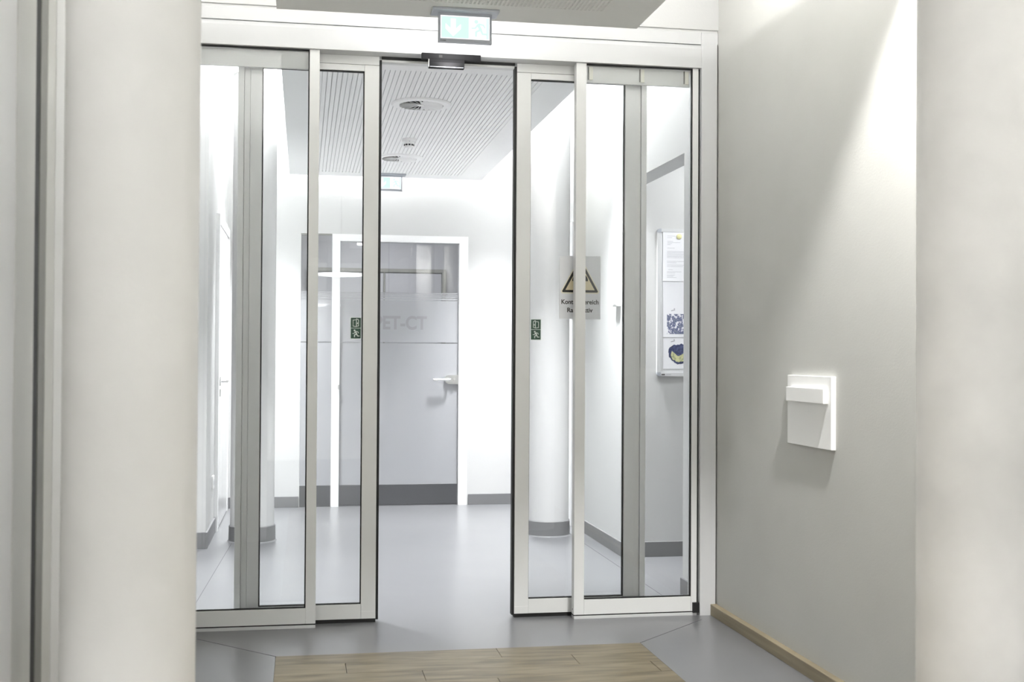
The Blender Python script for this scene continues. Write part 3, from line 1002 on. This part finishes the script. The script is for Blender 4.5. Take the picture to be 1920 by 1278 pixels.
def sheet(x0, x1, z0, z1, dy, label):
    root = empty('paper_sheet', ((x0 + x1) / 2, yb_ - dy, z0), label, 'paper')
    box('paper', x0, x1, yb_ - dy - 0.0008, yb_ - dy, z0, z1, 'paper', root)
    return root, yb_ - dy - 0.0008


# printed letter, with lines of text
s1, y_ = sheet(2.122, 2.332, 1.652, 1.949, 0.004, 'printed letter held by a yellow magnet at the top of the notice board')
random.seed(3)
z = 1.93
for zz, x_, l in [(1.925, 2.150, 0.05), (1.915, 2.150, 0.03), (1.893, 2.150, 0.035), (1.886, 2.150, 0.08), (1.879, 2.150, 0.03), (1.872, 2.150, 0.02), (1.852, 2.150, 0.045)] + \
        [(1.832 - 0.0075 * k, 2.148, 0.15 - 0.02 * random.random()) for k in range(6)] + [(1.772, 2.148, 0.15), (1.764, 2.148, 0.06), (1.75, 2.148, 0.14), (1.742, 2.148, 0.10), (1.722, 2.155, 0.03),
         (1.71, 2.148, 0.09), (1.702, 2.148, 0.05), (1.69, 2.148, 0.05), (1.683, 2.148, 0.04), (1.676, 2.148, 0.06)]:
    box('text_line', x_, x_ + l, y_ - 0.0003, y_, zz - 0.0018, zz, 'ink_grey', s1)
s2, y_ = sheet(2.124, 2.334, 1.470, 1.765, 0.001, 'pale text sheet tucked under the printed letter on the notice board')
for k in range(14):
    if 1.645 - 0.011 * k > 1.50:
        box('text_line', 2.150, 2.150 + 0.16, y_ - 0.0003, y_, 1.636 - 0.009 * k, 1.638 - 0.009 * k, 'sign_silver', s2)
s3, y_ = sheet(2.126, 2.336, 1.315, 1.512, 0.0025, 'flyer with a dark blue mosaic picture on the notice board')
box('picture', 2.150, 2.318, y_ - 0.0003, y_, 1.335, 1.455, 'print_mosaic', s3)
prism('logo', [bar(0, 0, 0.024, 0.006, 0.006), blob(0.02, 0.012, 0.004, 8)], 'y', -0.0003, 0, (2.176, y_, 1.474), 'ink_grey', s3)
s4, y_ = sheet(2.127, 2.337, 1.125, 1.312, 0.0015, 'flyer with a navy and yellow blot picture at the foot of the notice board')
random.seed(11)
P = []
for k in range(40):
    t = 2 * PI * k / 40
    rr = 1.0 + 0.10 * random.uniform(-1, 1)
    P.append((0.068 * rr * math.cos(t), 0.060 * rr * math.sin(t)))
prism('picture_ground', [P], 'y', -0.0003, 0, (2.228, y_, 1.215), 'print_navy', s4)
P2 = []
for k in range(30):
    t = PI * 0.86 + (PI * 1.28) * k / 29
    rr = 1.0 + 0.06 * random.uniform(-1, 1)
    P2.append((0.052 * rr * math.cos(t), 0.046 * rr * math.sin(t)))
P2.append((0.012, -0.004))
P2.append((-0.008, -0.012))
prism('picture_blot', [P2], 'y', -0.0006, 0, (2.228, y_, 1.213), 'print_map', s4)
prism('logo', [bar(0, 0, 0.024, 0.006, 0.006), blob(0.02, 0.012, 0.004, 8)], 'y', -0.0003, 0, (2.176, y_, 1.288), 'ink_grey', s4)
mg = lathe('magnet', [(0, 0), (0.016, 0.0), (0.016, 0.005), (0.012, 0.007), (0, 0.007)], (2.223, yb_ - 0.0049, 1.922), 'magnet_yellow', None, 24)
mg.rotation_euler.x = PI / 2
tag(mg, 'round pale yellow magnet pinning the printed letter', 'magnet')


# ================================================================== HALL DOWNLIGHTS
def downlight(x, y, power, half, label, tx=0.0, ty=0.0, blend=0.35, soft=0.03, group='recessed hall downlights', color=WARM):
    root = empty('downlight', (x, y, 2.985), label, 'ceiling lamp', group)
    lathe('trim_ring', [(0.055, 0.015), (0.055, 0.002), (0.050, 0.0), (0.042, 0.0), (0.040, 0.014)], (x, y, 2.985), 'chrome', root, 32)
    lathe('lens', [(0, 0.010), (0.0405, 0.010), (0.0405, 0.0145), (0, 0.0145)], (x, y, 2.985), 'lamp_lit', root, 32, False)
    d = bpy.data.lights.new('downlight_beam', 'SPOT')
    d.energy = power
    d.spot_size = math.radians(half * 2)
    d.spot_blend = blend
    d.shadow_soft_size = soft
    d.color = color
    o = bpy.data.objects.new('downlight_beam', d)
    COL.objects.link(o)
    o.location = (x, y, 2.975)
    o.rotation_euler = Vector((tx, ty, -1)).to_track_quat('-Z', 'Y').to_euler()
    return root


downlight(1.63, 3.02, 370, 46, 'recessed downlight above the wall box near the warm grey wall')
downlight(1.63, 0.90, 110, 38, 'recessed downlight behind the scuffed hall column')
downlight(-0.37, 0.90, 110, 38, 'recessed downlight in front of the thick hall column')
downlight(1.63, -1.20, 900, 40, 'added unseen fill downlight by the warm grey wall farthest from the glass doors')  # added behind the camera as fill for columns and door frames
downlight(-0.37, -1.20, 900, 40, 'added unseen fill downlight by the pale hall wall farthest from the glass doors')  # second added fill lamp of the unseen rear pair
for x_, y_, lab in ((1.48, 6.75, 'recessed corridor downlight above the light switch'), (1.50, 8.75, 'recessed corridor downlight between column and end wall on the switch side'),
                    (-0.24, 6.40, 'recessed corridor downlight in front of the column near the white door'), (-0.24, 8.75, 'recessed corridor downlight beside the glossy white door')):
    downlight(x_, y_, 990, 38, lab, blend=1.0, soft=0.14, group='recessed corridor downlights', color=COOL)

# round pendant lamp at the far end of the hall, mirrored in the sliding leaf
pl_ = empty('pendant_lamp', (0.40, -2.45, 2.070), 'flat round white pendant lamp hanging in the hall opposite the glass doors', 'pendant lamp')
lathe('lamp_disc', [(0, 0), (0.25, 0), (0.258, 0.005), (0.258, 0.015), (0.25, 0.020), (0, 0.020)], (0.40, -2.45, 2.070), 'pendant_lit', pl_, 64)
rod('suspension_rod', (0.40, -2.45, 2.090), (0.40, -2.45, 2.985), 0.006, 'chrome', pl_)
lathe('ceiling_rose', [(0, 0), (0.05, 0), (0.05, 0.015), (0, 0.015)], (0.40, -2.45, 2.985), 'plastic_white', pl_, 24)
